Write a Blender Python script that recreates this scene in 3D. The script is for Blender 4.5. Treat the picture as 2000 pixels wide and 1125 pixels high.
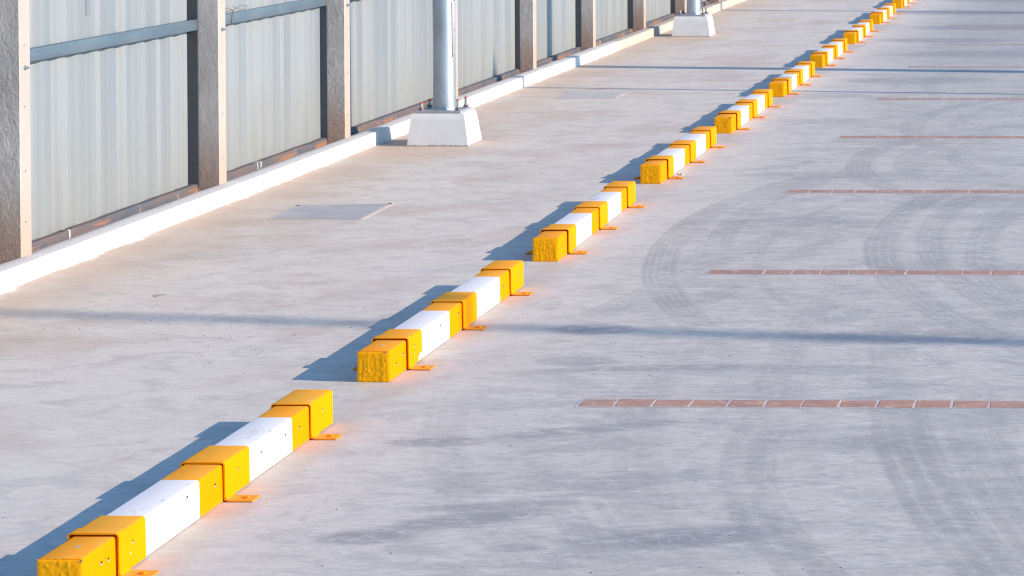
import bpy, bmesh, math, random
import numpy as np
from mathutils import Vector, Matrix, noise as mnoise

# ------------------------------------------------------------------ camera, sky, sun, exposure
for o in list(bpy.data.objects):
    bpy.data.objects.remove(o)
SC = bpy.context.scene
COL = SC.collection
random.seed(7)
rng = np.random.default_rng(7)

cam = bpy.data.cameras.new('camera')
cam_ob = bpy.data.objects.new('camera', cam)
COL.objects.link(cam_ob)
R_ = (0.99978507, 0.02066985, -0.00160482)
U_ = (0.00128211, 0.01561622, 0.99987724)
B_ = (0.02069237, -0.99966439, 0.01558637)
M = Matrix.Identity(4)
for i in range(3):
    M[i][0], M[i][1], M[i][2] = R_[i], U_[i], B_[i]
M[0][3], M[1][3], M[2][3] = 2.74731, -5.597086, 1.985488
cam_ob.matrix_world = M
cam.sensor_fit = 'HORIZONTAL'
cam.sensor_width = 36.0
cam.lens = 4168.1107 / 2000 * 36
cam.shift_x = (1000 - 2093.119) / 2000
cam.shift_y = -(562.5 + 217.534) / 2000
cam.clip_end = 2000
cam.dof.use_dof = True
cam.dof.focus_distance = 8.4
cam.dof.aperture_fstop = 16
SC.camera = cam_ob

SUN_EL = math.radians(23.1)
SUN_AZ = math.radians(6.5)          # the sun stands to the right (+X), a little towards the viewer (-Y)
world = bpy.data.worlds.new('World')
SC.world = world
world.use_nodes = True
wn = world.node_tree
sky = wn.nodes.new('ShaderNodeTexSky')
sky.sky_type = 'NISHITA'
sky.sun_disc = False
sky.sun_elevation = SUN_EL
sky.sun_rotation = math.radians(90) + SUN_AZ
sky.dust_density = 0.3
sky.ozone_density = 2.5
sky_tint = wn.nodes.new('ShaderNodeMix')
sky_tint.data_type = 'RGBA'; sky_tint.blend_type = 'MULTIPLY'
sky_tint.inputs[0].default_value = 1.0
sky_tint.inputs[7].default_value = (.62, .86, 1.0, 1)
wn.links.new(sky.outputs[0], sky_tint.inputs[6])
wn.links.new(sky_tint.outputs[2], wn.nodes['Background'].inputs['Color'])
wn.nodes['Background'].inputs['Strength'].default_value = 0.15

sun = bpy.data.lights.new('sun', 'SUN')
sun.energy = 3.85
sun.angle = math.radians(0.55)
sun.color = (1.0, 0.80, 0.615)
sun_ob = bpy.data.objects.new('sun', sun)
COL.objects.link(sun_ob)
LD = Vector((-math.cos(SUN_EL) * math.cos(SUN_AZ), math.cos(SUN_EL) * math.sin(SUN_AZ), -math.sin(SUN_EL)))
sun_ob.rotation_euler = LD.to_track_quat('-Z', 'Y').to_euler()
sun_ob.location = (20, -2, 12)

SC.view_settings.view_transform = 'Standard'
SC.view_settings.look = 'None'
SC.view_settings.gamma = 1
SC.view_settings.exposure = 1.01
SC.render.engine = 'CYCLES'
SC.cycles.filter_width = 1.1
SC.cycles.max_bounces = 6
SC.cycles.diffuse_bounces = 4

# ------------------------------------------------------------------ little shader-expression helper
class Nd:
    def __init__(s, name):
        s.m = bpy.data.materials.new(name)
        s.m.use_nodes = True
        s.t = s.m.node_tree
        s.bsdf = s.t.nodes['Principled BSDF']
    def n(s, typ, **kw):
        x = s.t.nodes.new(typ)
        for k, v in kw.items():
            setattr(x, k, v)
        return x
    def link(s, a, b):
        s.t.links.new(a, b)
    def put(s, sock, v):
        if isinstance(v, E_): s.link(v.o, sock)
        elif hasattr(v, 'is_linked') or isinstance(v, bpy.types.NodeSocket): s.link(v, sock)
        elif isinstance(v, (tuple, list)) and len(v) == 3 and sock.type == 'RGBA': sock.default_value = (*v, 1)
        else: sock.default_value = v
    def math(s, op, a, b=None, c=None, clamp=False):
        x = s.n('ShaderNodeMath', operation=op, use_clamp=clamp)
        s.put(x.inputs[0], a)
        if b is not None: s.put(x.inputs[1], b)
        if c is not None: s.put(x.inputs[2], c)
        return E_(s, x.outputs[0])
    def coord(s, which='Object'):
        x = s.n('ShaderNodeTexCoord')
        return x.outputs[which]
    def world(s):
        return s.n('ShaderNodeNewGeometry').outputs['Position']
    def xyz(s, v):
        x = s.n('ShaderNodeSeparateXYZ'); s.link(v, x.inputs[0])
        return [E_(s, x.outputs[i]) for i in range(3)]
    def scale(s, v, sx, sy, sz, off=(0, 0, 0), rot=(0, 0, 0)):
        x = s.n('ShaderNodeMapping'); s.link(v, x.inputs[0])
        x.inputs['Scale'].default_value = (sx, sy, sz)
        x.inputs['Location'].default_value = off
        x.inputs['Rotation'].default_value = rot
        return x.outputs[0]
    def noise(s, v, scale, detail=4, rough=.55, dist=0.0):
        x = s.n('ShaderNodeTexNoise'); s.link(v, x.inputs['Vector'])
        x.inputs['Scale'].default_value = scale
        x.inputs['Detail'].default_value = detail
        x.inputs['Roughness'].default_value = rough
        x.inputs['Distortion'].default_value = dist
        return E_(s, x.outputs[0])
    def voro(s, v, scale, rnd=1.0, out='Distance'):
        x = s.n('ShaderNodeTexVoronoi'); s.link(v, x.inputs['Vector'])
        x.inputs['Scale'].default_value = scale
        x.inputs['Randomness'].default_value = rnd
        return E_(s, x.outputs[out])
    def ss(s, v, a, b):
        """smooth step of v from a to b (0..1); a may exceed b"""
        x = s.n('ShaderNodeMapRange', interpolation_type='SMOOTHSTEP')
        if a <= b:
            s.put(x.inputs[0], v); x.inputs[1].default_value = a; x.inputs[2].default_value = b
            return E_(s, x.outputs[0])
        s.put(x.inputs[0], v); x.inputs[1].default_value = b; x.inputs[2].default_value = a
        x.inputs[3].default_value = 1; x.inputs[4].default_value = 0
        return E_(s, x.outputs[0])
    def mix(s, f, a, b, mode='MIX'):
        x = s.n('ShaderNodeMix', data_type='RGBA', blend_type=mode)
        x.clamp_factor = True
        s.put(x.inputs[0], f); s.put(x.inputs[6], a); s.put(x.inputs[7], b)
        return x.outputs[2]
    def bump(s, h, strength, dist=.01, prev=None):
        x = s.n('ShaderNodeBump')
        s.put(x.inputs['Height'], h)
        x.inputs['Strength'].default_value = strength
        x.inputs['Distance'].default_value = dist
        if prev is not None: s.link(prev, x.inputs['Normal'])
        s.link(x.outputs[0], s.bsdf.inputs['Normal'])
        return x.outputs[0]
    def set(s, **kw):
        names = dict(color='Base Color', rough='Roughness', metal='Metallic', spec='Specular IOR Level')
        for k, v in kw.items():
            s.put(s.bsdf.inputs[names[k]], v)
        return s.m
class E_:
    def __init__(s, nd, o): s.nd, s.o = nd, o
    def __add__(s, b): return s.nd.math('ADD', s, b)
    __radd__ = __add__
    def __sub__(s, b): return s.nd.math('SUBTRACT', s, b)
    def __rsub__(s, b): return s.nd.math('SUBTRACT', b, s)
    def __mul__(s, b): return s.nd.math('MULTIPLY', s, b)
    __rmul__ = __mul__
    def __truediv__(s, b): return s.nd.math('DIVIDE', s, b)
    def max(s, b): return s.nd.math('MAXIMUM', s, b)
    def min(s, b): return s.nd.math('MINIMUM', s, b)
    def abs(s): return s.nd.math('ABSOLUTE', s)
    def clamp(s): return s.nd.math('ADD', s, 0.0, clamp=True)

KERB_X = -2.337

# ------------------------------------------------------------------ materials
def mat_ground():
    k = Nd('trowelled_concrete')
    P = k.world()
    X, Y, Z = k.xyz(P)
    big = k.noise(k.scale(P, .5, .5, 1), 1.0, 4, .6)
    streak = k.noise(k.scale(P, .8, 1.15, 1), 5.0, 9, .74, .9)
    streak2 = k.noise(k.scale(P, 1.0, 2.6, 1, (3, 9, 0), (0, 0, .16)), 8.0, 8, .76, 1.3)
    streak3 = k.noise(k.scale(P, .9, 4.0, 1, (7, 1, 0), (0, 0, -.05)), 11.0, 7, .75, .8)
    fine = k.noise(P, 70, 4, .7)
    # base: warm light grey on the left, cooler and darker where cars drive
    right = k.ss(X + (big - .5) * .9, .0, 1.0)
    col = k.mix(right, (.518, .484, .440), (.440, .410, .374))
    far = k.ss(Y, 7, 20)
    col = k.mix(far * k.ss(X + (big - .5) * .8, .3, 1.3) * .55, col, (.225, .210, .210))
    col = k.mix(k.ss(streak, .47, .60) * .36, col, (.28, .268, .265))
    col = k.mix(k.ss(streak3, .51, .60) * (right * .32 + .18), col, (.255, .245, .245))
    col = k.mix(k.ss(streak2, .50, .60) * .40, col, (.585, .556, .518))
    blot = k.noise(k.scale(P, .8, 1.5, 1, (2, 6, 0), (0, 0, .12)), 2.4, 6, .68, .8)
    col = k.mix(k.ss(blot, .49, .60) * (right * .40 + .10), col, (.275, .260, .252))
    col = k.mix(k.ss(big, .52, .7) * .22, col, (.33, .30, .29))
    # pinkish-brown dirt near the kerb, plinths and in patches
    n_d = k.noise(k.scale(P, .8, .8, 1, (11, 2, 0)), 1.7, 5, .65, .4)
    nk = k.ss(X + (n_d - .5) * 1.4, KERB_X + .75, KERB_X - .05)
    col = k.mix(nk * k.ss(n_d, .26, .56) * .85, col, (.485, .36, .265))
    n_d2 = k.noise(k.scale(P, .6, .7, 1, (5, 7, 0)), 1.9, 4, .6)
    leftm = k.ss(X, 0.2, -.8)
    col = k.mix(leftm * k.ss(n_d2, .48, .66) * .50, col, (.38, .30, .25))
    for cx, cy in ((-1.92, 9.05), (-1.92, 17.85)):
        d = k.math('SQRT', (X - cx) * (X - cx) + (Y - cy) * (Y - cy) * .35)
        col = k.mix(k.ss(d + (n_d - .5) * .5, .62, .24) * .5, col, (.44, .31, .225))
    # dirt along the wheel stops' right foot
    col = k.mix(k.ss((X - .03 + (n_d - .5) * .22).abs(), .15, .0) * .42, col, (.42, .33, .26))
    # drips of white paint along the kerb foot
    pn = k.noise(k.scale(P, 1, .8, 1, (1, 4, 0)), 5.0, 5, .7)
    col = k.mix(k.ss(X + (pn - .5) * .26, KERB_X + .012, KERB_X - .004) * k.ss(Y, 16.2, 15.8), col, (.62, .61, .60))
    # ---- rubber: curved tyre tracks
    wob = (k.noise(P, 1.3, 3, .6) - .5) * .05
    patch = k.ss(k.noise(k.scale(P, 1, .45, 1), 2.6, 4, .6), .36, .58)
    sn0 = k.noise(k.scale(P, .9, 2.4, 1), 12, 6, .75, .5)
    arcs = [  # leftmost x, y of it, radius, width, y from, y to, strength, grooves
        (.368, 5.60, 5.0, .165, 2.9, 7.9, .95, 5), (.600, 5.85, 4.6, .150, 4.7, 8.0, .80, 4),
        (.93, 5.3, 3.6, .05, 3.2, 7.0, .6, 2),
        (1.447, 5.60, 4.6, .175, 2.6, 7.6, .90, 4), (1.70, 5.70, 4.4, .15, 3.0, 7.6, .70, 4), (1.98, 5.3, 4.2, .16, 3.2, 8.0, .6, 4),
        (1.000, 8.25, 2.3, .17, 6.6, 10.6, .95, 5), (1.30, 8.3, 2.1, .15, 6.8, 10.4, .7, 4), (1.62, 8.6, 2.3, .16, 7.0, 11.0, .6, 4),
        (1.165, 10.1, 2.8, .17, 8.2, 12.6, .85, 4), (1.50, 10.2, 2.6, .15, 8.6, 12.6, .6, 3),
        (1.79, 3.0, 7.6, .21, -1.0, 2.35, .95, 3), (1.42, 1.80, 3.3, .18, -1.0, 2.2, .75, 2),
        (2.06, 2.9, 7.6, .14, -1.0, 2.1, .60, 2), (2.27, 2.4, 6.0, .06, -.8, 2.4, .6, 2),
        (.17, 2.9, 4.3, .15, -.3, 2.5, .42, 3), (.94, 2.6, 5.2, .16, -.6, 3.3, .42, 2),
        (1.35, 3.2, 9.0, .15, 1.2, 4.6, .35, 3), (1.72, 3.6, 9.0, .15, 1.6, 5.0, .35, 3),
        (1.05, 13.0, 3.4, .16, 11.6, 15.0, .6, 4)]
    rub = None
    for lx, cy, R, w, y0, y1, st, gr in arcs:
        cx = lx + R
        d = R - k.math('SQRT', (X - cx) * (X - cx) + (Y - cy) * (Y - cy)) + wob
        band = k.ss(d, -.012, .012) * k.ss(d, w + .012, w - .012) * k.ss(X, cx, cx - .3)
        gv = k.ss(k.math('SINE', d * (2 * math.pi * gr / w)), -.95, -.2) * .45 + .55
        lim = k.ss(Y, y0 - .3, y0 + 1.0) * k.ss(Y, y1 + .3, y1 - .9)
        a = band * gv * lim * st
        rub = a if rub is None else rub.max(a)
    # straighter crossing tracks
    for x0, y0, x1, y1, w, st in ((.45, 3.4, 1.15, 6.2, .15, .45), (.75, 3.3, 1.45, 6.0, .15, .35), (1.05, 6.3, 1.75, 5.0, .05, .5),
                                  (.62, 5.9, 1.05, 5.55, .04, .6), (1.0, 1.35, 1.55, .2, .16, .4), (.83, 1.35, 1.35, .2, .10, .4), (.95, .75, 1.22, 1.25, .05, .7),
                                  (1.28, 7.2, 2.0, 10.4, .14, .4)):
        L = math.hypot(x1 - x0, y1 - y0); ux, uy = (x1 - x0) / L, (y1 - y0) / L
        a_ = (X - x0) * ux + (Y - y0) * uy
        c_ = ((X - x0) * (-uy) + (Y - y0) * ux + wob).abs()
        t_ = k.ss(c_, w * .5 + .01, w * .5 - .01) * k.ss(a_, -.1, .35) * k.ss(a_, L + .1, L - .35) * st
        t_ = t_ * (k.ss(k.math('SINE', c_ * (2 * math.pi * 3 / w)), -.9, -.1) * .5 + .5)
        rub = rub.max(t_)
    rub = rub * (patch * .55 + .45) * (k.ss(sn0, .38, .58) * .45 + .55)
    col = k.mix(rub * .60, col, (.215, .203, .200))
    # smears: soft-edged, streaky ellipses
    smears = [  # cx, cy, rx, ry, turn, strength
        (.56, .56, .17, .085, .12, 1.0), (.80, .72, .30, .085, .38, .85), (.86, .86, .30, .05, .15, .7),
        (.45, 1.56, .22, .07, .1, .75), (.90, 1.72, .42, .07, .35, .8), (1.48, .57, .36, .11, .2, .95),
        (1.02, .47, .10, .05, .1, .6), (.55, 3.28, .22, .11, 0, .95), (1.9, 3.15, .62, .14, .05, .75), (1.0, 2.62, .55, .06, .1, .7),
        (.62, 2.72, .20, .10, 0, .6), (1.05, 5.9, .5, .2, .1, .5), (1.9, 6.6, .5, .3, .1, .5), (.85, 7.6, .5, .2, 0, .5),
        (.3, 12.0, .5, .25, 0, .5), (1.0, 13.2, .8, .35, 0, .7), (1.5, 15.7, 1.0, .5, 0, .8), (.9, 17.3, .9, .35, 0, .9),
        (1.3, 19.0, 1.0, .5, 0, 1.0), (1.0, 21.3, 1.2, .5, 0, 1.0), (1.6, 24.5, 1.8, 1.6, 0, 1.0), (.55, 10.3, .5, .2, 0, .5),
        (2.0, 1.55, .5, .12, 0, .4), (1.25, 1.15, .3, .1, .3, .5), (.9, .15, .5, .09, .1, .6), (1.6, 2.6, .4, .1, 0, .5)]
    sn = k.noise(k.scale(P, .8, 1.6, 1, (0, 0, 0), (0, 0, .1)), 13, 5, .7, .6)
    sm = None
    for cx, cy, rx, ry, tr, st in smears:
        c, s_ = math.cos(tr), math.sin(tr)
        u = ((X - cx) * c + (Y - cy) * s_) * (1 / rx)
        v = ((Y - cy) * c - (X - cx) * s_) * (1 / ry)
        q = u * u + v * v + (sn - .5) * 1.5
        a = k.ss(q, 1.15, .25) * st
        sm = a if sm is None else sm.max(a)
    col = k.mix(sm * k.ss(sn, .30, .56) * .80, col, (.20, .195, .21))
    # pale scrape lines where tyres dragged
    tw = k.n('ShaderNodeTexWave', wave_type='BANDS', bands_direction='DIAGONAL')
    k.link(k.scale(P, 1, 2.2, 1, (0, 0, 0), (0, 0, .25)), tw.inputs['Vector'])
    tw.inputs['Scale'].default_value = 9; tw.inputs['Distortion'].default_value = 9; tw.inputs['Detail'].default_value = 3; tw.inputs['Detail Scale'].default_value = 1.4
    col = k.mix(k.ss(E_(k, tw.outputs['Fac']), .90, .99) * k.ss(blot, .47, .58) * right * .22, col, (.52, .51, .515))
    # tiny specks
    sp = k.voro(P, 9)
    col = k.mix(k.ss(sp, .055, .03) * k.ss(k.noise(P, 2.2, 2), .45, .56) * .8, col, (.12, .11, .11))
    col = k.mix(k.ss(fine, .35, .8) * .12, col, (.33, .32, .32))
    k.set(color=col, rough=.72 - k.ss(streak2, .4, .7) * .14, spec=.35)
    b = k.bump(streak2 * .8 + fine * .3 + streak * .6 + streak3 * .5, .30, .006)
    return k.m

def mat_white(name='white_paint', dirt=.35, base=(.62, .615, .61)):
    k = Nd(name)
    P = k.world()
    X, Y, Z = k.xyz(P)
    n = k.noise(P, 3.5, 6, .7)
    n2 = k.noise(P, 28, 5, .7)
    col = k.mix(k.ss(n, .52, .75) * dirt, base, tuple(c * .72 for c in base))
    col = k.mix(k.ss(n2, .60, .74) * .25, col, (.40, .39, .37))
    col = k.mix(k.ss(Z + (n2 - .5) * .06, .03, .0) * .35, col, (.44, .38, .33))
    k.set(color=col, rough=.55, spec=.4)
    k.bump(n2 * .6 + n, .25, .006)
    return k.m

def mat_kerb():
    k = Nd('kerb_paint')
    P = k.world()
    X, Y, Z = k.xyz(P)
    n = k.noise(P, 2.5, 6, .7); n2 = k.noise(P, 22, 5, .75)
    white = k.mix(k.ss(n, .52, .72) * .3, (.55, .545, .54), (.43, .41, .39))
    white = k.mix(k.ss(n2, .63, .72) * .35, white, (.44, .41, .38))
    bare = k.mix(n, (.46, .41, .36), (.36, .31, .27))
    bare = k.mix(k.ss(n2, .55, .7) * .4, bare, (.52, .50, .48))
    col = k.mix(k.ss(Y, 16.09, 16.12), white, bare)
    col = k.mix(k.ss(Z + (n2 - .5) * .05, .03, -.005) * .4, col, (.46, .38, .30))
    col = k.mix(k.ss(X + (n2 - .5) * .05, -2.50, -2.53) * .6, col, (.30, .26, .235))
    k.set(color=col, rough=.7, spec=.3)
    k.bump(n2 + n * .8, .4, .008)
    return k.m

def mat_plinth():
    k = Nd('pitted_white_concrete')
    P = k.world(); X, Y, Z = k.xyz(P)
    n = k.noise(P, 5, 6, .7); v = k.voro(P, 62); n2 = k.noise(P, 45, 4, .7)
    pit = k.ss(v, .16, .08) * k.ss(Z + (n - .5) * .12, .13, .04)
    col = k.mix(k.ss(n, .5, .75) * .3, (.67, .665, .66), (.56, .55, .55))
    col = k.mix(pit * .8, col, (.27, .26, .25))
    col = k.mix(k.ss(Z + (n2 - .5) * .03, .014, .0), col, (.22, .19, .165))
    k.set(color=col, rough=.65, spec=.35)
    k.bump(n2 * .4 + n * .5 - pit * 1.5, .32, .007)
    return k.m

def mat_yellow(strap=False):
    k = Nd('yellow_strap_paint' if strap else 'yellow_paint')
    P = k.world(); G = k.coord('Generated')
    X, Y, Z = k.xyz(P)
    nx, ny, nz = k.xyz(k.n('ShaderNodeNewGeometry').outputs['Normal'])
    n = k.noise(P, 6, 6, .7); n2 = k.noise(P, 38, 5, .75); n3 = k.noise(k.scale(P, 1, 1, 1, (9, 3, 0)), 14, 5, .7, 1.0)
    base = (.82, .243, .001) if not strap else (.82, .272, .001)
    col = k.mix(k.ss(n, .45, .75) * .30, base, (.72, .205, .001))
    top = k.ss(nz, .75, .96)
    # dust and boot scuffs; tint also lightens upper faces in place of light
    col = k.mix(top * (k.ss(n, .25, .7) * .45 + .25), col, (.60, .345, .060))
    col = k.mix(top * k.ss(n3, .60, .68) * .35, col, (.84, .46, .06))
    sc = k.noise(k.scale(P, 1, .5, 3, (6, 0, 2)), 13, 6, .75)
    col = k.mix(k.ss(sc, .60, .67) * .30, col, (.38, .20, .03))
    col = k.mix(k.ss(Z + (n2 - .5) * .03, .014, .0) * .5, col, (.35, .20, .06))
    # small nicks down to grey primer
    col = k.mix(k.ss(n2, .705, .74) * .55, col, (.34, .27, .18))
    k.set(color=col, rough=.6, spec=.015)
    k.bump(n2 * .35 + n * .6, .16, .005)
    return k.m

def mat_yellow_end():
    k = Nd('thick_yellow_brightened')
    O = k.coord('Object'); P = k.world(); X, Y, Z = k.xyz(O)
    n2 = k.noise(P, 30, 5, .75); n = k.noise(P, 11, 5, .7, .6)
    col = k.mix(k.ss(n, .4, .7) * .4, (.96, .385, .001), (.86, .31, .001))  # brighter than the other yellow, making up for shade on this end
    edge = k.ss(Z, .088, .114) * k.ss(X, -.045, -.004) * .30
    chip = k.ss(n2 * .6 + n * .4 + edge, .745, .775)
    col = k.mix(chip * .9, col, (.13, .10, .075))
    k.set(color=col, rough=.40, spec=.12)
    k.bump(n2 * .8 + n, .22, .005)
    return k.m

def mat_bar_white():
    k = Nd('white_band_paint')
    P = k.world(); X, Y, Z = k.xyz(P)
    n = k.noise(P, 5, 6, .7); n2 = k.noise(k.scale(P, 1, 1, 1, (4, 4, 0)), 30, 5, .75)
    col = k.mix(k.ss(n, .5, .75) * .28, (.63, .625, .63), (.52, .52, .53))
    edge = k.ss(Z, .098, .112) * k.ss(X, -.03, -.006) * .16
    col = k.mix(k.ss(n2 * .5 + n * .5 + edge, .72, .78) * .75, col, (.33, .30, .275))
    sc = k.noise(k.scale(P, 1, .5, 3, (6, 0, 2)), 13, 6, .75)
    col = k.mix(k.ss(sc, .585, .66) * .40, col, (.24, .235, .23))
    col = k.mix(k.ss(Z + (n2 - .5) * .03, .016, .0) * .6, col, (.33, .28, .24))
    k.set(color=col, rough=.5, spec=.4)
    k.bump(n2 * .5 + n * .7, .2, .005)
    return k.m

def mat_post(smooth):
    k = Nd('cast_concrete_smooth' if smooth else 'cast_concrete_rough')
    P = k.world(); X, Y, Z = k.xyz(P)
    n = k.noise(k.scale(P, 1, 1, .7), 3.5, 6, .7); n2 = k.noise(P, 26, 6, .75); v = k.voro(P, 34)
    nl = k.noise(k.scale(P, 1, 1, .55, (2, 2, 0)), 32, 4, .6, 1.4)
    front = k.ss(X, -2.4385, -2.4365)
    col = k.mix(k.ss(n, .3, .7), (.50, .465, .44), (.37, .34, .32))
    col = k.mix(k.ss(n2, .5, .75) * .5, col, (.28, .245, .22))
    pit = k.ss(v, .13, .06) * k.ss(k.noise(P, 5, 2), .5, .62)
    col = k.mix(pit * .8, col, (.12, .11, .10))
    # soil splash at the foot
    col = k.mix(k.ss(Z + (n - .5) * .42 + (n2 - .5) * .1, .50, .12) * .82, col, (.33, .21, .15))
    # +X face: colour darkened to offset the full sun falling on it
    fc = k.mix(k.ss(n, .4, .75) * .5, (.345, .325, .310), (.30, .275, .255))
    fc = k.mix(k.ss(Z + (n - .5) * .5, .50, .10) * .7, fc, (.365, .265, .21))
    col = k.mix(front, col, fc)
    if smooth:
        sp = k.noise(k.scale(P, 1, 1, .8, (7, 1, 0)), 12, 3, .6)
        col = k.mix(k.ss(sp, .68, .71) * k.ss(Z, 1.1, .5) * .8, col, (.50, .24, .13))
    k.set(color=col, rough=.85, spec=.2)
    k.bump(n2 * .5 + nl * 1.2 - pit * 1.2 + n * .4, .22 if smooth else .42, .010)
    return k.m

def mat_sheet():
    k = Nd('coated_sheet_metal')
    P = k.world(); X, Y, Z = k.xyz(P)
    v = k.noise(k.scale(P, 1, 1, .015), 8, 4, .6); v2 = k.noise(k.scale(P, 1, 1, .012, (3, 0, 0)), 60, 3, .6)
    n = k.noise(P, 2.2, 5, .65); n2 = k.noise(k.scale(P, 1, 1, .35), 13, 5, .7)
    col = k.mix(k.ss(v, .35, .68), (.178, .216, .250), (.200, .232, .258))
    col = k.mix(k.ss(v2, .5, .75) * .12, col, (.215, .245, .270))
    wn_ = k.n('ShaderNodeTexWhiteNoise', noise_dimensions='1D')
    k.put(wn_.inputs['W'], k.math('FLOOR', Y * (1 / .088)))
    tone = E_(k, wn_.outputs['Value'])  # random bands painting in the shading of ribs and warps
    col = k.mix(k.ss(tone, .3, .7) * .72, col, (.228, .255, .278))
    col = k.mix(k.ss(tone, .40, .1) * .62, col, (.158, .192, .226))
    low = k.ss(Z + (n - .5) * .5, .75, .08)
    col = k.mix(low * .6, col, (.196, .203, .197))
    col = k.mix(k.ss(v, .52, .75) * low * .5, col, (.165, .160, .145))
    rust = k.ss(n2 + (n - .5) * .5, .60, .85) * k.ss(Z, .5, .1) * k.ss(Y, 8.2, 9.2)
    col = k.mix(rust * .8, col, (.29, .20, .14))
    sp = k.voro(k.scale(P, 1, 1, 1, (0, 2, 5)), 11)
    col = k.mix(k.ss(sp, .07, .045) * k.ss(n, .5, .6) * k.ss(Z, .8, .4) * .7, col, (.30, .29, .28))
    k.set(color=col, rough=.55, spec=.25)
    k.bump(v2, .05, .004)
    return k.m

def mat_galv(name='galvanised_steel', col=(.46, .50, .55), metal=.75, rough=.38, dark=.6):
    k = Nd(name)
    P = k.world()
    n = k.noise(k.scale(P, 1, 1, .3), 9, 5, .65); v = k.voro(P, 55, out='Color') if False else k.noise(P, 60, 3, .6)
    c = k.mix(k.ss(n, .35, .7), col, tuple(x * dark for x in col))
    c = k.mix(k.ss(v, .5, .75) * .2, c, tuple(min(1, x * 1.3) for x in col))
    k.set(color=c, metal=metal, rough=n * .25 + (rough - .1), spec=.5)
    k.bump(n * .4 + v * .1, .06, .004)
    return k.m

def mat_rail():
    k = Nd('weathered_rail_steel')
    P = k.world(); X, Y, Z = k.xyz(P)
    n = k.noise(k.scale(P, 1, .35, 1), 9, 5, .7); n2 = k.noise(k.scale(P, 1, 1, 1), 40, 4, .7)
    c = k.mix(k.ss(n, .35, .7), (.080, .122, .168), (.108, .155, .198))
    c = k.mix(k.ss(n2, .68, .73) * .8, c, (.33, .34, .35))
    drip = k.noise(k.scale(P, 0, 1, .06), 16, 2, .5)
    c = k.mix(k.ss(drip, .70, .73) * .7, c, (.42, .42, .42))
    rs = k.noise(k.scale(P, 0, 1, .12, (0, 5, 0)), 5, 2, .5)
    c = k.mix(k.ss(rs, .75, .78) * .7, c, (.35, .16, .05))
    k.set(color=c, metal=.15, rough=.45, spec=.4)
    k.bump(n, .08, .004)
    return k.m

def mat_dirty_rail():
    k = Nd('rusty_paint_splashed_rail')
    P = k.world(); X, Y, Z = k.xyz(P)
    n = k.noise(k.scale(P, 1, .3, 1.5), 8, 5, .7); n2 = k.noise(P, 34, 5, .7)
    c = k.mix(k.ss(n, .40, .62), (.115, .092, .088), (.065, .080, .102))
    c = k.mix(k.ss(n2, .55, .7) * .6, c, (.165, .125, .11))
    o = k.noise(k.scale(P, 1, .5, 3, (0, 2, 1)), 5, 4, .6)
    c = k.mix(k.ss(o, .50, .58) * k.ss(Z, .085, .066) * .85, c, (.25, .12, .07))
    drip = k.noise(k.scale(P, 0, 1, .10, (0, 8, 0)), 6.3, 6, .72)
    c = k.mix(k.ss(drip, .62, .65) * .85, c, (.55, .54, .53))
    k.set(color=c, rough=.75, spec=.25)
    k.bump(n2 + n, .5, .006)
    return k.m

def mat_brick():
    k = Nd('terracotta_brick')
    P = k.world(); X, Y, Z = k.xyz(P)
    n = k.noise(P, 7, 5, .7); n2 = k.noise(P, 40, 5, .7); w = k.noise(k.scale(P, 1, 1, 1, (5, 5, 0), (0, 0, .8)), 9, 4, .7, 2.0)
    c = k.mix(k.ss(n, .35, .68), (.385, .215, .155), (.29, .17, .135))
    c = k.mix(k.ss(w, .56, .64) * .5, c, (.47, .40, .375))
    c = k.mix(k.ss(n2, .6, .72) * .3, c, (.22, .14, .12))
    c = k.mix(k.ss(Y, 11, 17) * .7 + k.ss(k.noise(P, 3, 4, .6), .5, .72) * .35, c, (.31, .275, .27))
    k.set(color=c, rough=.75, spec=.3)
    k.bump(n2 + n, .3, .005)
    return k.m

def mat_plain(name, col, rough=.6, metal=0, var=.25, scale=20, bump=.15):
    k = Nd(name)
    P = k.world()
    n = k.noise(P, scale, 4, .65)
    c = k.mix(k.ss(n, .35, .7) * var * 2, col, tuple(x * .65 for x in col))
    k.set(color=c, rough=rough, metal=metal, spec=.4)
    if bump: k.bump(n, bump, .004)
    return k.m

def mat_cover():
    k = Nd('steel_cover_plate')
    P = k.world()
    n = k.noise(k.scale(P, 1, 1.6, 1), 4, 5, .7, .5); n2 = k.noise(P, 30, 5, .7)
    c = k.mix(k.ss(n, .35, .68), (.30, .305, .335), (.37, .37, .385))
    c = k.mix(k.ss(n2, .6, .75) * .4, c, (.48, .46, .44))
    k.set(color=c, rough=.55, metal=.1, spec=.4)
    k.bump(n2, .15, .003)
    return k.m

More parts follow.
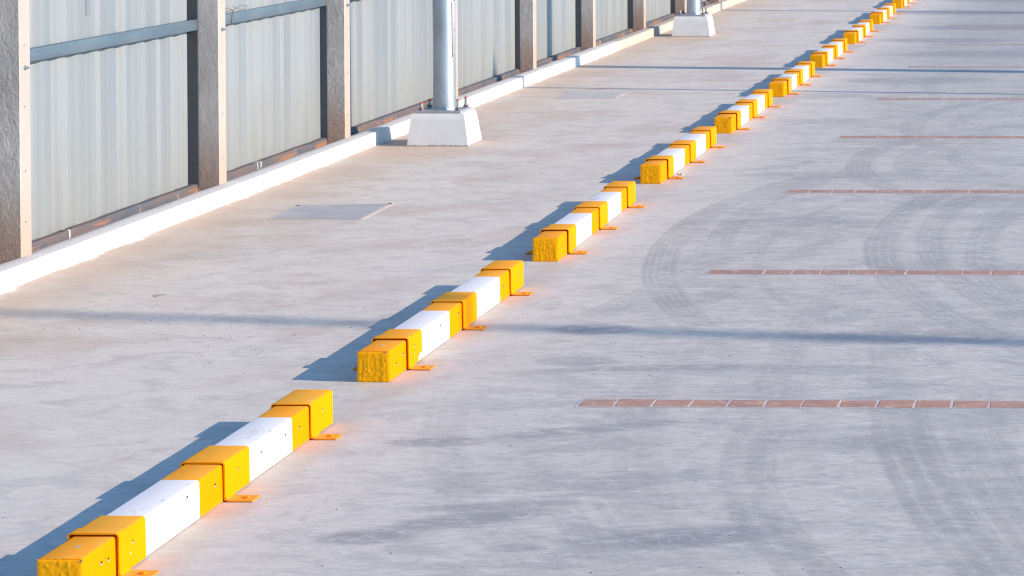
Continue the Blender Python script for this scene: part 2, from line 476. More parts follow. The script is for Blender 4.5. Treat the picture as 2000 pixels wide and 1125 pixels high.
MT = dict(
    ground=mat_ground(), white=mat_white(), kerb=mat_kerb(), plinth=mat_plinth(),
    yel=mat_yellow(), strap=mat_yellow(True), yend=mat_yellow_end(), bwhite=mat_bar_white(),
    post=mat_post(False), post_s=mat_post(True), sheet=mat_sheet(),
    pole=mat_galv('galvanised_pole', (.44, .50, .56), .90, .45, .72), rail=mat_rail(), brail=mat_dirty_rail(),
    angle=mat_plain('dark_angle_steel', (.062, .070, .082), .5, .1),
    plate=mat_galv('galvanised_plate', (.36, .38, .43), .45, .5, .8),
    nut=mat_plain('zinc_nut', (.17, .16, .165), .5, .4), rod=mat_plain('zinc_rod', (.36, .38, .37), .45, .4),
    red=mat_plain('red_tip_paint', (.50, .05, .05), .5), zinc=mat_plain('zinc_bolt', (.34, .42, .46), .35, .6),
    brick=mat_brick(), mortar=mat_plain('mortar', (.46, .44, .44), .8, 0, .25, 30, .3), cover=mat_cover(), coverd=mat_plain('dusty_cover', (.40, .395, .405), .7, 0, .15, 12, .1),
    frame=mat_plain('cover_frame_mortar', (.49, .42, .365), .8, 0, .2, 20, .3),
    dark=mat_plain('dark_hole', (.03, .028, .025), .9), holeg=mat_plain('filled_hole', (.42, .39, .33), .8),
    wire=mat_plain('rusty_wire', (.15, .085, .06), .7), print=mat_plain('faded_print', (.145, .165, .185), .7),
    stone=mat_plain('dark_grit', (.10, .095, .09), .9), leaf=mat_plain('dark_green_leaf', (.012, .045, .035), .5),
    scrap=mat_plain('white_plastic', (.6, .6, .6), .4), brown=mat_plain('dry_leaf', (.40, .31, .24), .8),
)

# ------------------------------------------------------------------ mesh helpers
class MB:
    def __init__(s):
        s.bm = bmesh.new(); s.mats = []
    def mi(s, m):
        if m not in s.mats: s.mats.append(m)
        return s.mats.index(m)
    def box(s, x0, x1, y0, y1, z0, z1, m, bevel=0.0):
        r = bmesh.ops.create_cube(s.bm, size=1.0)
        vs = r['verts']
        for v in vs:
            v.co = Vector(((x0 + x1) / 2 + v.co.x * (x1 - x0), (y0 + y1) / 2 + v.co.y * (y1 - y0), (z0 + z1) / 2 + v.co.z * (z1 - z0)))
        fs = {f for v in vs for f in v.link_faces}
        i = s.mi(m)
        for f in fs: f.material_index = i
        if bevel:
            es = list({e for v in vs for e in v.link_edges})
            bmesh.ops.bevel(s.bm, geom=es, offset=bevel, segments=2, affect='EDGES', profile=.5)
        return vs
    def prism(s, loop_a, loop_b, m, caps=True):
        """joins two matching closed loops of points"""
        i = s.mi(m)
        A = [s.bm.verts.new(p) for p in loop_a]; B = [s.bm.verts.new(p) for p in loop_b]
        n = len(A)
        for k in range(n):
            f = s.bm.faces.new((A[k], A[(k + 1) % n], B[(k + 1) % n], B[k])); f.material_index = i
        if caps:
            s.bm.faces.new(A[::-1]).material_index = i
            s.bm.faces.new(B).material_index = i
    def cyl(s, p, axis, r, h, m, seg=16, r2=None, caps=True):
        p = Vector(p); ax = Vector(axis).normalized()
        q = ax.to_track_quat('Z', 'Y')
        r2 = r if r2 is None else r2
        A = [p + q @ Vector((r * math.cos(t), r * math.sin(t), 0)) for t in [2 * math.pi * k / seg for k in range(seg)]]
        B = [p + ax * h + q @ Vector((r2 * math.cos(t), r2 * math.sin(t), 0)) for t in [2 * math.pi * k / seg for k in range(seg)]]
        s.prism(A, B, m, caps)
    def tube(s, pts, r, m, seg=6):
        pts = [Vector(p) for p in pts]
        i = s.mi(m); rings = []
        for k, p in enumerate(pts):
            d = (pts[min(k + 1, len(pts) - 1)] - pts[max(k - 1, 0)]).normalized()
            q = d.to_track_quat('Z', 'Y')
            rings.append([s.bm.verts.new(p + q @ Vector((r * math.cos(2 * math.pi * j / seg), r * math.sin(2 * math.pi * j / seg), 0))) for j in range(seg)])
        for a, b in zip(rings, rings[1:]):
            for j in range(seg):
                s.bm.faces.new((a[j], a[(j + 1) % seg], b[(j + 1) % seg], b[j])).material_index = i
        s.bm.faces.new(rings[0][::-1]).material_index = i
        s.bm.faces.new(rings[-1]).material_index = i
    def build(s, name, parent=None, smooth=None):
        bmesh.ops.recalc_face_normals(s.bm, faces=s.bm.faces[:])
        me = bpy.data.meshes.new(name)
        s.bm.to_mesh(me); s.bm.free()
        for m in s.mats: me.materials.append(m)
        o = bpy.data.objects.new(name, me)
        COL.objects.link(o)
        if parent: o.parent = parent
        if smooth is not None:
            me.shade_smooth()
            me.set_sharp_from_angle(angle=math.radians(smooth))
        return o
def tag(o, label=None, cat=None, group=None, kind=None):
    if label: o['label'] = label
    if cat: o['category'] = cat
    if group: o['group'] = group
    if kind: o['kind'] = kind
    return o
def empty(name, loc, rz=0):
    o = bpy.data.objects.new(name, None); COL.objects.link(o)
    o.location = loc; o.rotation_euler = (0, 0, rz); o.empty_display_size = .1
    return o
def copy_tree(o, parent=None):
    c = o.copy(); COL.objects.link(c)
    c.parent = parent
    for ch in list(o.children): copy_tree(ch, c)
    return c

# ------------------------------------------------------------------ ground
b = MB()
S = 600
i = b.mi(MT['ground'])
vs = [b.bm.verts.new(p) for p in ((-S, -S, 0), (S, -S, 0), (S, S, 0), (-S, S, 0))]
b.bm.faces.new(vs)
tag(b.build('ground'), kind='structure')

# ------------------------------------------------------------------ kerb with mortar fillet running under the fence
FENCE_Y0, FENCE_Y1 = 2.0, 31.0
b = MB()
i = b.mi(MT['kerb'])
ys = np.arange(FENCE_Y0, FENCE_Y1 + .01, .06)
prof = [(KERB_X + .004, -.02), (KERB_X + .002, .0), (KERB_X + .001, .045), (KERB_X - .001, .083), (KERB_X - .007, .0905), (KERB_X - .05, .0915),
        (KERB_X - .098, .090), (-2.47, .080), (-2.51, .065), (-2.55, .052), (-2.62, .045), (-2.66, .045), (-2.66, -.02)]
rows = []
for y in ys:
    r = []
    for j, (px, pz) in enumerate(prof):
        a = .0016 if j < 7 else .007
        if j in (0, 1, 11, 12): a = .0008
        wob = mnoise.noise(Vector((px * 9, y * 2.4, j * .8)))
        w2 = mnoise.noise(Vector((px * 30 + 9, y * 9, j * .5)))
        r.append(b.bm.verts.new((px + a * .7 * wob + .0012 * w2 + .009 * mnoise.noise(Vector((3, y * .35, 0))), y, pz + a * (wob + .4 * w2))))
    rows.append(r)
for r0, r1 in zip(rows, rows[1:]):
    for j in range(len(prof) - 1):
        b.bm.faces.new((r0[j], r0[j + 1], r1[j + 1], r1[j])).material_index = i
b.bm.faces.new(rows[0][::-1]); b.bm.faces.new(rows[-1])
o = b.build('kerb', smooth=22)
tag(o, 'low white painted concrete kerb running along the foot of the metal sheet fence', 'kerb')

# ------------------------------------------------------------------ fence
fence = empty('fence', (0, 0, 0))
tag(fence, 'pale grey corrugated metal sheet fence with concrete posts standing behind the white kerb', 'fence')
PX = -2.435          # front (+X) face of the posts
SX = -2.596          # crest plane of the sheets
RX = -2.555          # front of the rails
H = 2.55
post_y = [2.14, 4.372, 6.609, 8.622, 10.99, 13.262, 15.44, 17.71, 19.94, 22.15, 24.4, 26.6, 28.8, 30.9]
PW = .096

def post_mesh(y0, k):
    b = MB()
    m = MT['post_s'] if k in (2, 10) else MT['post']
    i = b.mi(m)
    x0, x1 = -2.60, PX
    amp = .0006 if k in (2, 10) else .0015
    nz = 110; nx = 12; ny = 5
    # ring of points round the section: -Y face fine, others coarse
    def ring(z):
        pts = []
        for a in range(nx): pts.append((x0 + (x1 - x0) * a / nx, y0, 0))
        for a in range(ny): pts.append((x1, y0 + PW * a / ny, 1))
        for a in range(4): pts.append((x1 + (x0 - x1) * a / 4, y0 + PW, 2))
        for a in range(3): pts.append((x0, y0 + PW - PW * a / 3, 3))
        out = []
        for n, (x, y, s) in enumerate(pts):
            d = amp * (mnoise.noise(Vector((x * 38, y0 * 7, z * 26))) + .7 * mnoise.noise(Vector((x * 90, y0 * 3, z * 60))))
            c = .003 if n in (nx,) else 0
            if s == 0: y += d + (c and .002)
            elif s == 1: x += d * .25 - c
            out.append((x, y, z))
        return out
    zs = [.02 + (H - .02) * t / nz for t in range(nz + 1)]
    R = [[b.bm.verts.new(p) for p in ring(z)] for z in zs]
    n = len(R[0])
    for a, c in zip(R, R[1:]):
        for j in range(n):
            b.bm.faces.new((a[j], a[(j + 1) % n], c[(j + 1) % n], c[j])).material_index = i
    b.bm.faces.new(R[0][::-1]); b.bm.faces.new(R[-1])
    # nail holes and pour marks down the +X face
    for z in (.26, .52, .80, 1.12, 1.36):
        zz = z + random.uniform(-.03, .03)
        b.cyl((PX - .003, y0 + PW * .45, zz), (1, 0, 0), .0035, .0042, MT['dark'], 8)
    return b.build('post', fence, 40)

for k, y0 in enumerate(post_y):
    p = post_mesh(y0, k)
    # rail bolt: washer, nut, thread
    b = MB()
    yb, zb = y0 + PW * .52, .985
    b.cyl((PX - .001, yb, zb), (1, 0, 0), .013, .003, MT['zinc'], 16)
    b.cyl((PX + .002, yb, zb), (1, 0, 0), .0095, .008, MT['zinc'], 6)
    b.cyl((PX + .010, yb, zb), (1, 0, 0), .005, .012, MT['zinc'], 10)
    b.build('bolt', p)
    # dark steel angle standing on the near side of the post, facing down the fence
    b = MB()
    b.box(-2.640, RX + .001, y0 - .009, y0 - .0035, .075, H - .05, MT['angle'])
    b.build('angle_strip', fence)
    # light edge strip of the angle that catches the sun
    if k == 1:
        b = MB()
        b.tube([(PX - .045, y0 - .004, .150), (PX - .018, y0 - .030, .153)], .0022, MT['nut'])
        b.build('nail', p)

def sheet_profile(y):
    """depth of the sheet behind its crest plane"""
    per = .176
    t = (y / per) % 1.0
    d = .019
    if t < .40: return 0 + (.0016 if .17 < t < .23 else 0)
    if t < .50: return d * (t - .40) / .10
    if t < .86: return d - (.0016 if .66 < t < .74 else 0)
    return d * (1 - (t - .86) / .14)
for k in range(len(post_y) - 1):
    ya, yb = post_y[k] + PW * .5, post_y[k + 1] - .012
    # one sheet per bay
    b = MB(); i = b.mi(MT['sheet'])
    ys = np.arange(ya, yb, .0088)
    off = k * .037
    cols = []
    for y in ys:
        x = SX - sheet_profile(y + off)
        cols.append((b.bm.verts.new((x, y, .082)), b.bm.verts.new((x + .0015 * math.sin(y * 3 + k), y, 1.2)), b.bm.verts.new((x, y, H - .08)),
                     b.bm.verts.new((x - .0015, y, H - .08)), b.bm.verts.new((x - .0015, y, .082))))
    for a, c in zip(cols, cols[1:]):
        for j in range(4):
            b.bm.faces.new((a[j], c[j], c[j + 1], a[j + 1])).material_index = i
        b.bm.faces.new((a[4], c[4], c[0], a[0])).material_index = i
    sh = b.build('sheet_panel', fence)
    # waist rail and upper rail: box section bars with a lip
    for z0 in (.984, 1.98):
        b = MB()
        ra, rb = post_y[k] + PW + .001, post_y[k + 1] - .010
        b.box(-2.594, RX, ra, rb + .006, z0, z0 + .063, MT['rail'], .004)
        b.box(RX - .001, RX + .0012, ra + .002, rb, z0 + .049, z0 + .0515, MT['rail'])
        b.build('rail', fence, 30)
    # bottom rail, dirty, uneven
    b = MB(); i = b.mi(MT['brail'])
    yy = np.arange(post_y[k] + PW + .001, post_y[k + 1] - .001, .05)
    L = []
    for y in list(yy) + [post_y[k + 1] - .002]:
        w = .0035 * mnoise.noise(Vector((y * 4, 1, 2)))
        L.append([b.bm.verts.new(p) for p in ((-2.594, y, .03), (RX - .004 + w, y, .03), (RX - .004 + w, y, .088 + w), (RX - .009 + w, y, .094 + w), (-2.594, y, .096 + w))])
    for a, c in zip(L, L[1:]):
        for j in range(5):
            b.bm.faces.new((a[j], a[(j + 1) % 5], c[(j + 1) % 5], c[j])).material_index = i
    b.bm.faces.new(L[0][::-1]); b.bm.faces.new(L[-1])
    b.build('bottom_rail', fence, 40)

# maker's print on the sheets (read upwards)
def add_text(txt, y, z, size, parent, x):
    cu = bpy.data.curves.new('print', 'FONT'); cu.body = txt; cu.size = size; cu.space_character = 1.15; cu.extrude = .0004
    t = bpy.data.objects.new('print', cu); COL.objects.link(t)
    bpy.context.view_layer.update()
    me = bpy.data.meshes.new_from_object(t.evaluated_get(bpy.context.evaluated_depsgraph_get()))
    bpy.data.objects.remove(t)
    me.materials.clear(); me.materials.append(MT['print'])
    o = bpy.data.objects.new('print', me); COL.objects.link(o)
    # local x -> world z, local y -> world -y ; facing +X
    o.matrix_world = Matrix(((0, 0, 1, x), (0, -1, 0, y), (1, 0, 0, z), (0, 0, 0, 1))) @ Matrix.Diagonal((1, 1, 1, 1))
    o.parent = parent
    return o
add_text('DIAMOND', 5.40, 1.165, .022, fence, SX + .001)

# little twist of binding wire hanging over the rail of the second bay
b = MB()
b.tube([(RX + .004, 7.07, .985), (RX + .006, 7.075, 1.03), (RX + .008, 7.08, 1.062)], .0022, MT['wire'])
lp = [(RX + .008, 7.08, 1.062)]
for t in range(13):
    a = t / 12 * 2 * math.pi
    lp.append((RX + .01 + .02 * math.sin(a * .5), 7.08 + .13 * (1 - math.cos(a)) * .6, 1.062 + .028 * (t / 12) + .018 * math.sin(a)))
b.tube(lp, .0018, MT['wire'])
b.tube([(RX + .008, 7.08, 1.062), (RX + .005, 7.02, 1.085), (RX + .0, 6.93, 1.062), (RX + .004, 6.86, 1.05)], .0018, MT['wire'])
o = b.build('tie_wire')
tag(o, 'thin twist of rusty wire looped over the grey fence rail right of the second post', 'wire')

# ------------------------------------------------------------------ lamp posts on concrete plinths
def plinth_mesh(parent):
    b = MB(); i = b.mi(MT['plinth'])
    zs = [0, .012, .05, .09, .13, .17, .205, .217, .222]
    n = 12
    rows = []
    for z in zs:
        t = z / .222
        e = .006 if z > .215 else (.001 if z > .2 else 0)
        hx0, hx1 = -.211 + .024 * t + e, .211 - .034 * t - e
        hy0, hy1 = -.162 + .026 * t + e, .162 - .026 * t - e
        loop = []
        for a in range(n): loop.append((hx0 + (hx1 - hx0) * a / n, hy0))
        for a in range(n): loop.append((hx1, hy0 + (hy1 - hy0) * a / n))
        for a in range(n): loop.append((hx1 + (hx0 - hx1) * a / n, hy1))
        for a in range(n): loop.append((hx0, hy1 + (hy0 - hy1) * a / n))
        r = []
        for x, y in loop:
            d = .0028 * mnoise.noise(Vector((x * 22, y * 22, z * 22))) * (2.2 if z < .02 else 1)
            r.append(b.bm.verts.new((x * (1 + d * 3), y * (1 + d * 3), z + (d * .4 if z > 0 else 0))))
        rows.append(r)
    m = 4 * n
    for a, c in zip(rows, rows[1:]):
        for j in range(m):
            b.bm.faces.new((a[j], a[(j + 1) % m], c[(j + 1) % m], c[j])).material_index = i
    b.bm.faces.new(rows[0][::-1]); b.bm.faces.new(rows[-1])
    return b.build('plinth', parent, 50)

def make_lamp(loc, label, red, hatch):
    t = empty('lamp_post', loc)
    tag(t, label, 'lamp post', 'galvanised lamp posts on plinths along the fence')
    plinth_mesh(t)
    b = MB()
    b.box(-.166, .150, -.128, .128, .221, .240, MT['plate'], .002)
    b.build('base_plate', t)
    b = MB()
    i = b.mi(MT['pole'])
    b.cyl((0, 0, .2405), (0, 0, 1), .0765, 6.4, MT['pole'], 48, .052)
    b.cyl((0, 0, .2402), (0, 0, 1), .0815, .010, MT['pole'], 48, .0772)
    po = b.build('pole', t, 40)
    b = MB()
    b.tube([(0, 0, 6.5), (0, 0, 6.72), (.10, -.01, 6.95), (.45, -.02, 7.08), (1.0, -.03, 7.14)], .032, MT['pole'], 14)
    b.build('arm', t, 40)
    b = MB()
    b.box(.9, 1.55, -.14, .08, 7.09, 7.19, MT['plate'], .03)
    b.build('lamp_head', t, 40)
    if hatch:
        # curved access plate on the sun side with three screws
        b = MB(); i = b.mi(MT['plate'])
        R0 = .0768
        vv = []
        for z in (.60, .605, .98, .985):
            row = []
            for a in np.linspace(-.50, .12, 9):
                e = .0025 if .602 < z < .983 else .001
                row.append(b.bm.verts.new(((R0 + e) * math.cos(a), (R0 + e) * math.sin(a), z)))
            vv.append(row)
        for a, c in zip(vv, vv[1:]):
            for j in range(8): b.bm.faces.new((a[j], a[j + 1], c[j + 1], c[j])).material_index = i
        ht = b.build('access_plate', po, 40)
        for z in (.615, .79, .97):
            a = -.22
            bb = MB()
            bb.cyl((R0 * math.cos(a), R0 * math.sin(a), z), (math.cos(a), math.sin(a), 0), .006, .005, MT['rod'], 10)
            bb.build('screw', po)
    for sx, sy, h, tip in ((-.132, -.092, .028, 1), (-.132, .088, .028, 1), (.122, -.092, .052, .6), (.122, .090, .050, .6)):
        b = MB()
        b.cyl((sx, sy, .2402), (0, 0, 1), .0195, .018, MT['nut'], 6)
        b.cyl((sx, sy, .258), (0, 0, 1), .0112, h, MT['rod'], 14)
        if red: b.cyl((sx, sy, .2582 + h), (0, 0, 1), .0117, .008 * tip + .001, MT['red'], 14)
        b.build('anchor_bolt', t)
    return t
make_lamp((-1.898, 9.050, 0), 'nearer galvanised lamp post with red tipped anchor bolts and long cover plate on white plinth', True, True)
make_lamp((-1.921, 17.880, 0), 'farther galvanised lamp post on white plinth, small in the background near the top edge', False, False)

# lamp posts on the other side of the lane, out of the frame: they throw the long thin shadows
tn = math.tan(SUN_AZ)
def far_lamp(x, y_at_zero, r, h, label):
    t = empty('lamp_post', (x, y_at_zero - x * tn, 0))
    tag(t, label, 'lamp post', 'lamp posts across the lane')
    plinth_mesh(t)
    b = MB(); b.cyl((0, 0, .2225), (0, 0, 1), r, h, MT['pole'], 32, r * .9); b.build('pole', t, 40)
    b = MB(); b.box(-.75, .10, -.1, .1, h + .223, h + .30, MT['plate'], .02); b.build('lamp_head', t, 40)
    return t
far_lamp(17.0, 3.33, .047, 10.2, 'galvanised lamp post across the lane that throws the long soft nearest shadow')
far_lamp(7.2, 14.16, .105, 7.0, 'thick lamp post across the lane that throws the dark shadow past the sixth wheel stop')
far_lamp(9.0, 21.5, .055, 7.0, 'galvanised lamp post across the lane that throws the farthest thin shadow')
t = empty('unseen_post', (3.9, 12.335 - 3.9 * tn, 0))
tag(t, 'slim unseen steel post across the lane that throws the faint short shadow line', 'post')
b = MB(); b.cyl((0, 0, 0), (0, 0, 1), .030, 2.80, MT['pole'], 24); b.cyl((0, 0, 2.80), (0, 0, 1), .085, .36, MT['pole'], 24, .012); b.build('pole', t, 40)  # cone top added to shape the tip of the cast shadow
b = MB(); b.box(-.12, .12, -.12, .12, 0, .012, MT['plate'], .002); b.build('base_plate', t)

# ------------------------------------------------------------------ wheel stops
W, HB, LB = .125, .1165, 1.772
SEG = [(0, .27, 'yel'), (.27, .718, 'bwhite'), (.718, .98, 'yel'), (.98, 1.432, 'bwhite'), (1.432, LB, 'yel')]
def section(y, jit=0, seed=0):
    """rounded trapezoid, x from -W (left) to 0 (right)"""
    pts = [(-W, 0.002), (-W + .0015, HB - .010)]
    for a in (180, 150, 120, 90): pts.append((-W + .0015 + .008 + .008 * math.cos(math.radians(a)), HB - .008 + .008 * math.sin(math.radians(a))))
    for a in (90, 60, 30, 0): pts.append((-.0015 - .008 + .008 * math.cos(math.radians(a)), HB - .008 + .008 * math.sin(math.radians(a))))
    pts += [(-.0015, HB - .010), (0, 0.002)]
    return [(x + .0011 * mnoise.noise(Vector((x * 20, y * 7, z * 20 + seed))), y, z + .0011 * mnoise.noise(Vector((x * 20 + 5, y * 7, z * 20 + seed))) * (z > .05)) for x, z in pts]

def beam(parent, seed, chip):
    b = MB()
    for y0, y1, mk in SEG:
        n = max(2, int((y1 - y0) / .05))
        i = b.mi(MT[mk])
        R = []
        for k in range(n + 1):
            y = y0 + (y1 - y0) * k / n
            R.append([b.bm.verts.new(p) for p in section(y, 0, seed)])
        m = len(R[0])
        for a, c in zip(R, R[1:]):
            for j in range(m):
                b.bm.faces.new((a[j], a[(j + 1) % m], c[(j + 1) % m], c[j])).material_index = i
        if y1 == LB: b.bm.faces.new(R[-1]).material_index = i
        if y0 == 0: b.bm.faces.new(R[0][::-1]).material_index = i
    # screw holes along the sun side and one on top
    rr = random.Random(seed)
    for y, z in ((.085, .062), (.160, .080), (.62, .085), (.82, .075), (1.17, .070), (1.37, .082), (1.50, .07)):
        y += rr.uniform(-.02, .02); z += rr.uniform(-.012, .012)
        b.cyl((-.0035, y, z), (1, 0, .02), .0042, .0040, MT['dark'], 10)
        b.cyl((-.0035, y - .002, z - .0045), (1, 0, .02), .0036, .0042, MT['holeg'], 10)
    b.cyl((-.064, .10, HB - .004), (0, 0, 1), .008, .0047, MT['holeg'] if seed % 2 == 0 else MT['yel'], 14)
    if chip:   # a grey scar across the first white band
        b.prism([(-.0004, .55, .114), (-.0004, .62, .112), (-.0004, .60, .045), (-.0004, .58, .05)],
                [(.0012, .55, .114), (.0012, .62, .112), (.0012, .60, .045), (.0012, .58, .05)], MT['nut'])
    o = b.build('beam', parent, 35)
    # thick, dripped paint on the sawn end facing the viewer
    b = MB(); i = b.mi(MT['yend'])
    n = 46
    drips = [(rr.uniform(.05, .95), rr.uniform(.45, .95), rr.uniform(.02, .5)) for _ in range(6)]
    blobs = [(rr.uniform(.05, .95), rr.uniform(.05, .95), rr.uniform(.02, .05)) for _ in range(22)]
    V = []
    for r in range(n + 1):
        v = r / n; row = []; du0 = seed * 1.7
        for c in range(n + 1):
            u = c / n
            wob = .016 * math.sin(v * 9 + seed) + .007 * math.sin(v * 31 + du0)
            x = -W + W * u + (.5 - u) * .004 * v
            z = .001 + (HB - .003) * v
            d = .0030 + .0006 * mnoise.noise(Vector((u * 8, v * 8, seed))) + .0003 * mnoise.noise(Vector((u * 22, v * 22, seed)))
            for du, dt, db in drips:
                if db < v < dt:
                    q = (u - du - wob) / .009
                    d += .0011 * math.exp(-q * q)
                q = ((u - du - wob) ** 2 + (v - db) ** 2) / .0005
                d += .0022 * math.exp(-q)
            for bu, bv, br in blobs:
                d += .0012 * math.exp(-((u - bu) ** 2 + (v - bv) ** 2) / (br * br * .5))
            e = min(u, 1 - u, v + .02, 1 - v) / .05
            if e < 1: d *= .45 + .55 * max(e, 0)
            if r in (0, n) or c in (0, n):
                x += .0022 * mnoise.noise(Vector((v * 12, u * 12, seed + 3))); z += .0022 * mnoise.noise(Vector((v * 12 + 9, u * 12, seed + 5)))
            row.append(b.bm.verts.new((x, -d, max(z, .0005))))
        V.append(row)
    for r in range(n):
        for c in range(n):
            b.bm.faces.new((V[r][c], V[r][c + 1], V[r + 1][c + 1], V[r + 1][c])).material_index = i
    # skirt back into the beam
    ring = V[0] + [V[r][n] for r in range(1, n + 1)] + V[n][n - 1::-1] + [V[r][0] for r in range(n - 1, 0, -1)]
    back = [b.bm.verts.new((v.co.x * .995 - .0003, .003, v.co.z)) for v in ring]
    m = len(ring)
    for j in range(m):
        b.bm.faces.new((ring[j], back[j], back[(j + 1) % m], ring[(j + 1) % m])).material_index = i
    b.build('painted_end', parent, 60)
    return o

def strap_mesh(ln, lip, end):
    """inverted U of 4 mm plate over the beam, with two feet at its near edge"""
    b = MB(); i = b.mi(MT['strap'])
    t = .0042
    def loop(g, y):
        def side(off):
            x0, x1, zt = -W - .0010 - g - off, .0010 + g + off, HB + .0015 + g + off
            rr_ = .0065 + off
            p = [(x0 - .001, .006)]
            for a in (180, 150, 120, 90): p.append((x0 + rr_ + rr_ * math.cos(math.radians(a)), zt - rr_ + rr_ * math.sin(math.radians(a))))
            for a in (90, 60, 30, 0): p.append((x1 - rr_ + rr_ * math.cos(math.radians(a)), zt - rr_ + rr_ * math.sin(math.radians(a))))
            p.append((x1 + .001, .006))
            return p
        outer, inner = side(t), side(0)
        return [(x, y, z) for x, z in outer + inner[::-1]]
    ys = [0, .045, .055, ln] if lip else [0, .02, ln * .6, ln]
    gs = [.0045, .0045, .001, .0008] if lip else [.0018, .0015, .001, .0008]
    R = [[b.bm.verts.new(p) for p in loop(g, y)] for g, y in zip(gs, ys)]
    n = len(R[0])
    for a, c in zip(R, R[1:]):
        for j in range(n):
            b.bm.faces.new((a[j], a[(j + 1) % n], c[(j + 1) % n], c[j])).material_index = i
    b.bm.faces.new(R[0][::-1]).material_index = i; b.bm.faces.new(R[-1]).material_index = i
    # bent feet
    fw = .066; g = gs[0]
    for s in (1, -1):
        xb = (.0012 + g) if s == 1 else (-W - .0012 - g)
        def P(dx, z): return (xb + s * dx, z)
        up = [P(t, .030), P(t + .001, .016), P(t + .006, .0085), P(.014 + t, .0062), P(.050, .0056), P(.088 if s == 1 else .078, .0056)]
        dn = [P(0, .030), P(0, .014), P(.003, .006), P(.012, .0020), P(.050, .0014), P(.088 if s == 1 else .078, .0014)]
        lp = up + dn[::-1]
        b.prism([(x, .0005, z) for x, z in lp], [(x, fw * (.9 if s == 1 else 1), z) for x, z in lp], MT['strap'])
    return b
rr0 = random.Random(3)
STRAPS = [(.183, .168, True, False), (.880, .188, False, False), (1.578, .200, False, True)]
proto_straps = []
def make_straps(parent):
    out = []
    for y, ln, lip, end in STRAPS:
        s = strap_mesh(ln, lip, end).build('strap', parent, 35)
        s.location = (0, y, 0)
        for sx in (.064, -W - .058):
            b = MB()
            b.cyl((sx, .032, .0052), (0, 0, 1), .011, .0022, MT['strap'], 16)
            b.cyl((sx, .032, .0074), (0, 0, 1), .0075, .0042, MT['strap'], 6)
            b.build('bolt', s)
        # drilled holes on the sun side of the strap
        b = MB()
        for yy, zz in ((ln * .52, .078), (ln * .45, .052)):
            b.cyl((.0035, yy, zz), (1, 0, 0), .0042, .0032, MT['dark'], 10)
            b.cyl((.0035, yy - .001, zz - .004), (1, 0, 0), .0034, .0034, MT['holeg'], 10)
        b.build('drill_hole', s)
        out.append(s)
    return out
# measured near-right corner of every stop (x, y), and far-right x
STOPS = [(-.004, .000, .002), (.004, 2.379, .008), (.013, 4.775, -.014), (-.010, 7.245, -.012), (-.004, 9.595, -.002),
         (.012, 11.900, .010), (.002, 14.313, .0), (-.004, 16.812, -.02), (-.033, 19.47, -.036), (-.042, 22.10, -.045)]
LABELS = [
    'nearest wheel stop, its chipped yellow front end cut by the bottom edge of the photo',
    'second nearest wheel stop, with a peeled grey patch low on its front strap',
    'third wheel stop from the front, its left foot bracket showing past the yellow front end',
    'fourth wheel stop from the front, white scrap lying on its front bracket foot',
    'fifth wheel stop from the front, just behind the one with the white scrap',
    'sixth wheel stop from the front, its far end crossed by the dark thin shadow',
    'seventh wheel stop from the front, standing just beyond the dark thin shadow line',
    'eighth wheel stop from the front, second in front of the one with the grey scar',
    'ninth wheel stop from the front, with a dark grey scar on its first white band',
    'farthest wheel stop, at the top edge of the photo with its top cut off']
LABELS[7] = 'eighth wheel stop from the front, directly in front of the one with the grey scar'
GRP = 'yellow and white wheel stops in a row'
first = None
for k, (x, y, xf) in enumerate(STOPS):
    rz = -math.atan2(xf - x, 1.78)
    t = empty('wheel_stop', (x, y, 0), rz)
    tag(t, LABELS[k], 'wheel stop', GRP)
    beam(t, k * 3 + 1 + (k == 0), k == 8)
    if first is None:
        first = make_straps(t)
    else:
        for s in first: copy_tree(s, t)
    if k == 1:
        b = MB()
        b.prism([(.0074, .292, .008), (.0074, .334, .010), (.0074, .348, .030), (.0074, .325, .042), (.0074, .300, .028)],
                [(.0090, .292, .008), (.0090, .334, .010), (.0090, .348, .030), (.0090, .325, .042), (.0090, .300, .028)], MT['holeg'])
        b.build('peeled_patch', t)

# ------------------------------------------------------------------ brick parking lines set in the slab
def brick_line(y0, label, seed, x0=.800, x1=3.3):
    b = MB(); rr = random.Random(seed)
    p = .1353
    yw = .098
    b.box(x0 - .006, x1, y0 - .004, y0 + yw + .004, -.01, .0022, MT['mortar'])
    x = x0
    while x < x1 - .02:
        e = [rr.uniform(-.003, .003) for _ in range(8)]
        j = .0030
        h = .0034 + rr.uniform(-.0006, .0008)
        pts = [(x + j + e[0], y0 + e[1]), (x + p - j + e[2], y0 + e[3]), (x + p - j + e[4], y0 + yw + e[5]), (x + j + e[6], y0 + yw + e[7])]
        cx = sum(q[0] for q in pts) / 4; cy = sum(q[1] for q in pts) / 4
        lo = [(a, c, -.005) for a, c in pts]; hi = [(a, c, h - .0012) for a, c in pts]
        tp = [(cx + (a - cx) * .97, cy + (c - cy) * .96, h) for a, c in pts]
        b.prism(lo, hi, MT['brick'], False); b.prism(hi, tp, MT['brick'], True)
        x += p
    o = b.build('brick_line')
    tag(o, label, 'parking line', 'brick parking lines set into the slab')
for k, (y0, lab) in enumerate([(2.027, 'nearest line of terracotta bricks set flush in the concrete, each brick plain to see'),
                               (4.461, 'second nearest line of terracotta bricks, crossed near its left end by curved tyre tracks'),
                               (6.903, 'third nearest line of terracotta bricks set in the concrete, level with the fourth wheel stop'),
                               (9.337, 'fourth nearest line of bricks, thin and pale, level with the fifth wheel stop'),
                               (11.693, 'fifth nearest line of bricks, a thin dusty strip between the fifth and sixth wheel stops'),
                               (14.33, 'faint grimy line of bricks just beyond the dark thin shadow at the right edge'),
                               (16.70, 'very faint grimy line of bricks two past the dark thin shadow'),
                               (19.25, 'farthest barely visible line of bricks near the top right corner')]):
    brick_line(y0, lab, k)

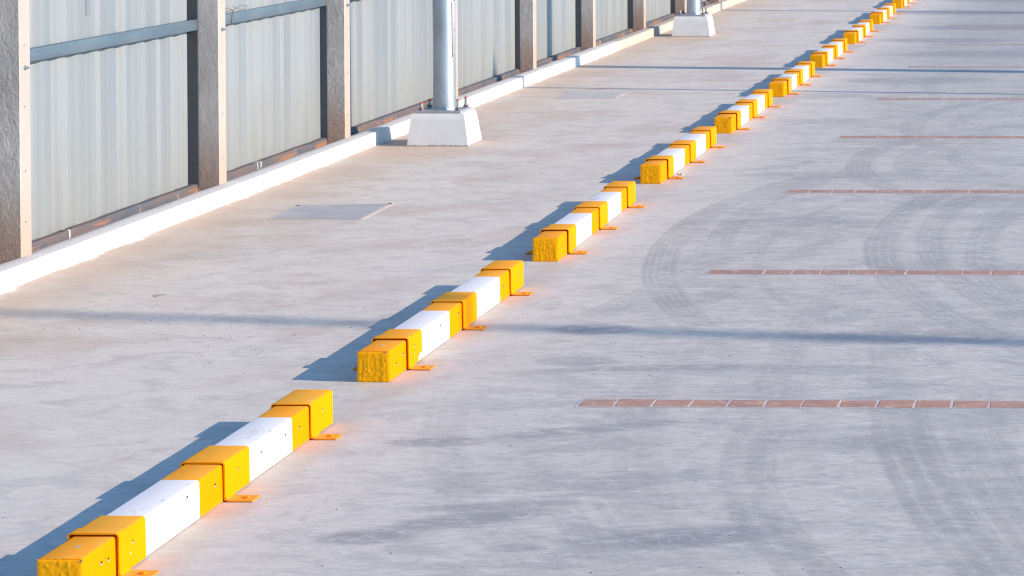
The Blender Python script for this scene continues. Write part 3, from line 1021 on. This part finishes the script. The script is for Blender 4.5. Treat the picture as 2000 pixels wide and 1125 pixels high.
# ------------------------------------------------------------------ inspection covers flush in the ground
def cover(pts, label, dusty=0):
    t = empty('inspection_cover', (sum(p[0] for p in pts) / 4, sum(p[1] for p in pts) / 4, 0))
    tag(t, label, 'cover')
    cx, cy = t.location.x, t.location.y
    q = [(x - cx, y - cy) for x, y in pts]
    b = MB()
    out = [(x * 1.075, y * 1.07) for x, y in q]
    b.prism([(x, y, -.01) for x, y in out], [(x, y, .0022) for x, y in out], MT['frame']); b.build('rim', t)
    b = MB()
    b.prism([(x, y, -.01) for x, y in q], [(x, y, .0036) for x, y in q], (MT['frame'], MT['coverd'], MT['cover'])[2 if not dusty else dusty - 1]); b.build('plate', t)
    b = MB()
    for x, y in (q[2], q[3]):
        b.box(x * .99 - .010, x * .99 + .010, y * 1.02 - .012, y * 1.02 + .012, -.004, .0042, MT['dark'], .002)
    b.build('lifting_hole', t)
cover([(-1.880, 5.970), (-1.390, 5.968), (-1.400, 6.475), (-1.905, 6.405)], 'nearer square grey steel cover in the concrete between the kerb and the fourth wheel stop')
cover([(-1.849, 11.785), (-1.365, 11.788), (-1.368, 12.204), (-1.860, 12.200)], 'farther square grey cover in the concrete just in front of a thin faint shadow line', 2)
cover([(-1.57, 19.9), (-1.12, 19.9), (-1.13, 20.35), (-1.58, 20.35)], 'dust coated cover in the concrete right of the farther lamp plinth', 1)

# ------------------------------------------------------------------ litter and grit
b = MB()
i = b.mi(MT['stone'])
rr = random.Random(11)
for _ in range(230):
    if rr.random() < .45: x, y, r = rr.gauss(-.95, .35), rr.gauss(3.25, .35), rr.uniform(.0010, .0024)
    else: x, y, r = rr.uniform(-2.2, 2.4), rr.uniform(-.2, 1) ** 1 * 12 if False else rr.uniform(-.3, 12), rr.uniform(.0010, .0028)
    if -.14 < x < .02: continue
    ret = bmesh.ops.create_icosphere(b.bm, subdivisions=1, radius=r)
    for v in ret['verts']:
        v.co = Vector((v.co.x * rr.uniform(.8, 1.5) + x, v.co.y * rr.uniform(.8, 1.8) + y, v.co.z * .7 + r * .5))
tag(b.build('grit'), 'dark specks of grit scattered over the concrete', 'grit', kind='stuff')

b = MB(); i = b.mi(MT['scrap'])
rr = random.Random(2); g = []
for a in range(6):
    g.append([b.bm.verts.new((.035 + a * .009 + rr.uniform(-.004, .004), 7.46 + c * .018 + rr.uniform(-.005, .005), .012 + abs(rr.gauss(.006, .008)))) for c in range(5)])
for a in range(5):
    for c in range(4): b.bm.faces.new((g[a][c], g[a + 1][c], g[a + 1][c + 1], g[a][c + 1]))
ret = bmesh.ops.solidify(b.bm, geom=b.bm.faces[:], thickness=.001)
tag(b.build('plastic_scrap'), 'crumpled white scrap lying by the front bracket of the fourth wheel stop', 'litter')

b = MB(); i = b.mi(MT['leaf'])
b.prism([(-2.556, 5.02, .103), (-2.553, 5.07, .1035), (-2.556, 5.14, .101), (-2.559, 5.07, .1015)],
        [(-2.556, 5.02, .106), (-2.553, 5.07, .108), (-2.556, 5.14, .103), (-2.559, 5.07, .106)], MT['leaf'])
tag(b.build('leaf'), 'small dark green leaf lying on the dirty bottom rail of the first fence bay', 'leaf')

b = MB()
loop = []
for a in range(14):
    th = a / 14 * 2 * math.pi
    rr_ = 1 + .18 * math.sin(3 * th) + .12 * math.cos(5 * th)
    loop.append((-1.585 + .027 * rr_ * math.cos(th), 3.945 + .030 * rr_ * math.sin(th)))
b.prism([(x, y, .0005) for x, y in loop], [(x, y, .0014) for x, y in loop], MT['brown'])
tag(b.build('dry_leaf'), 'small flat brown dry leaf alone on the concrete left of the wheel stops', 'leaf')
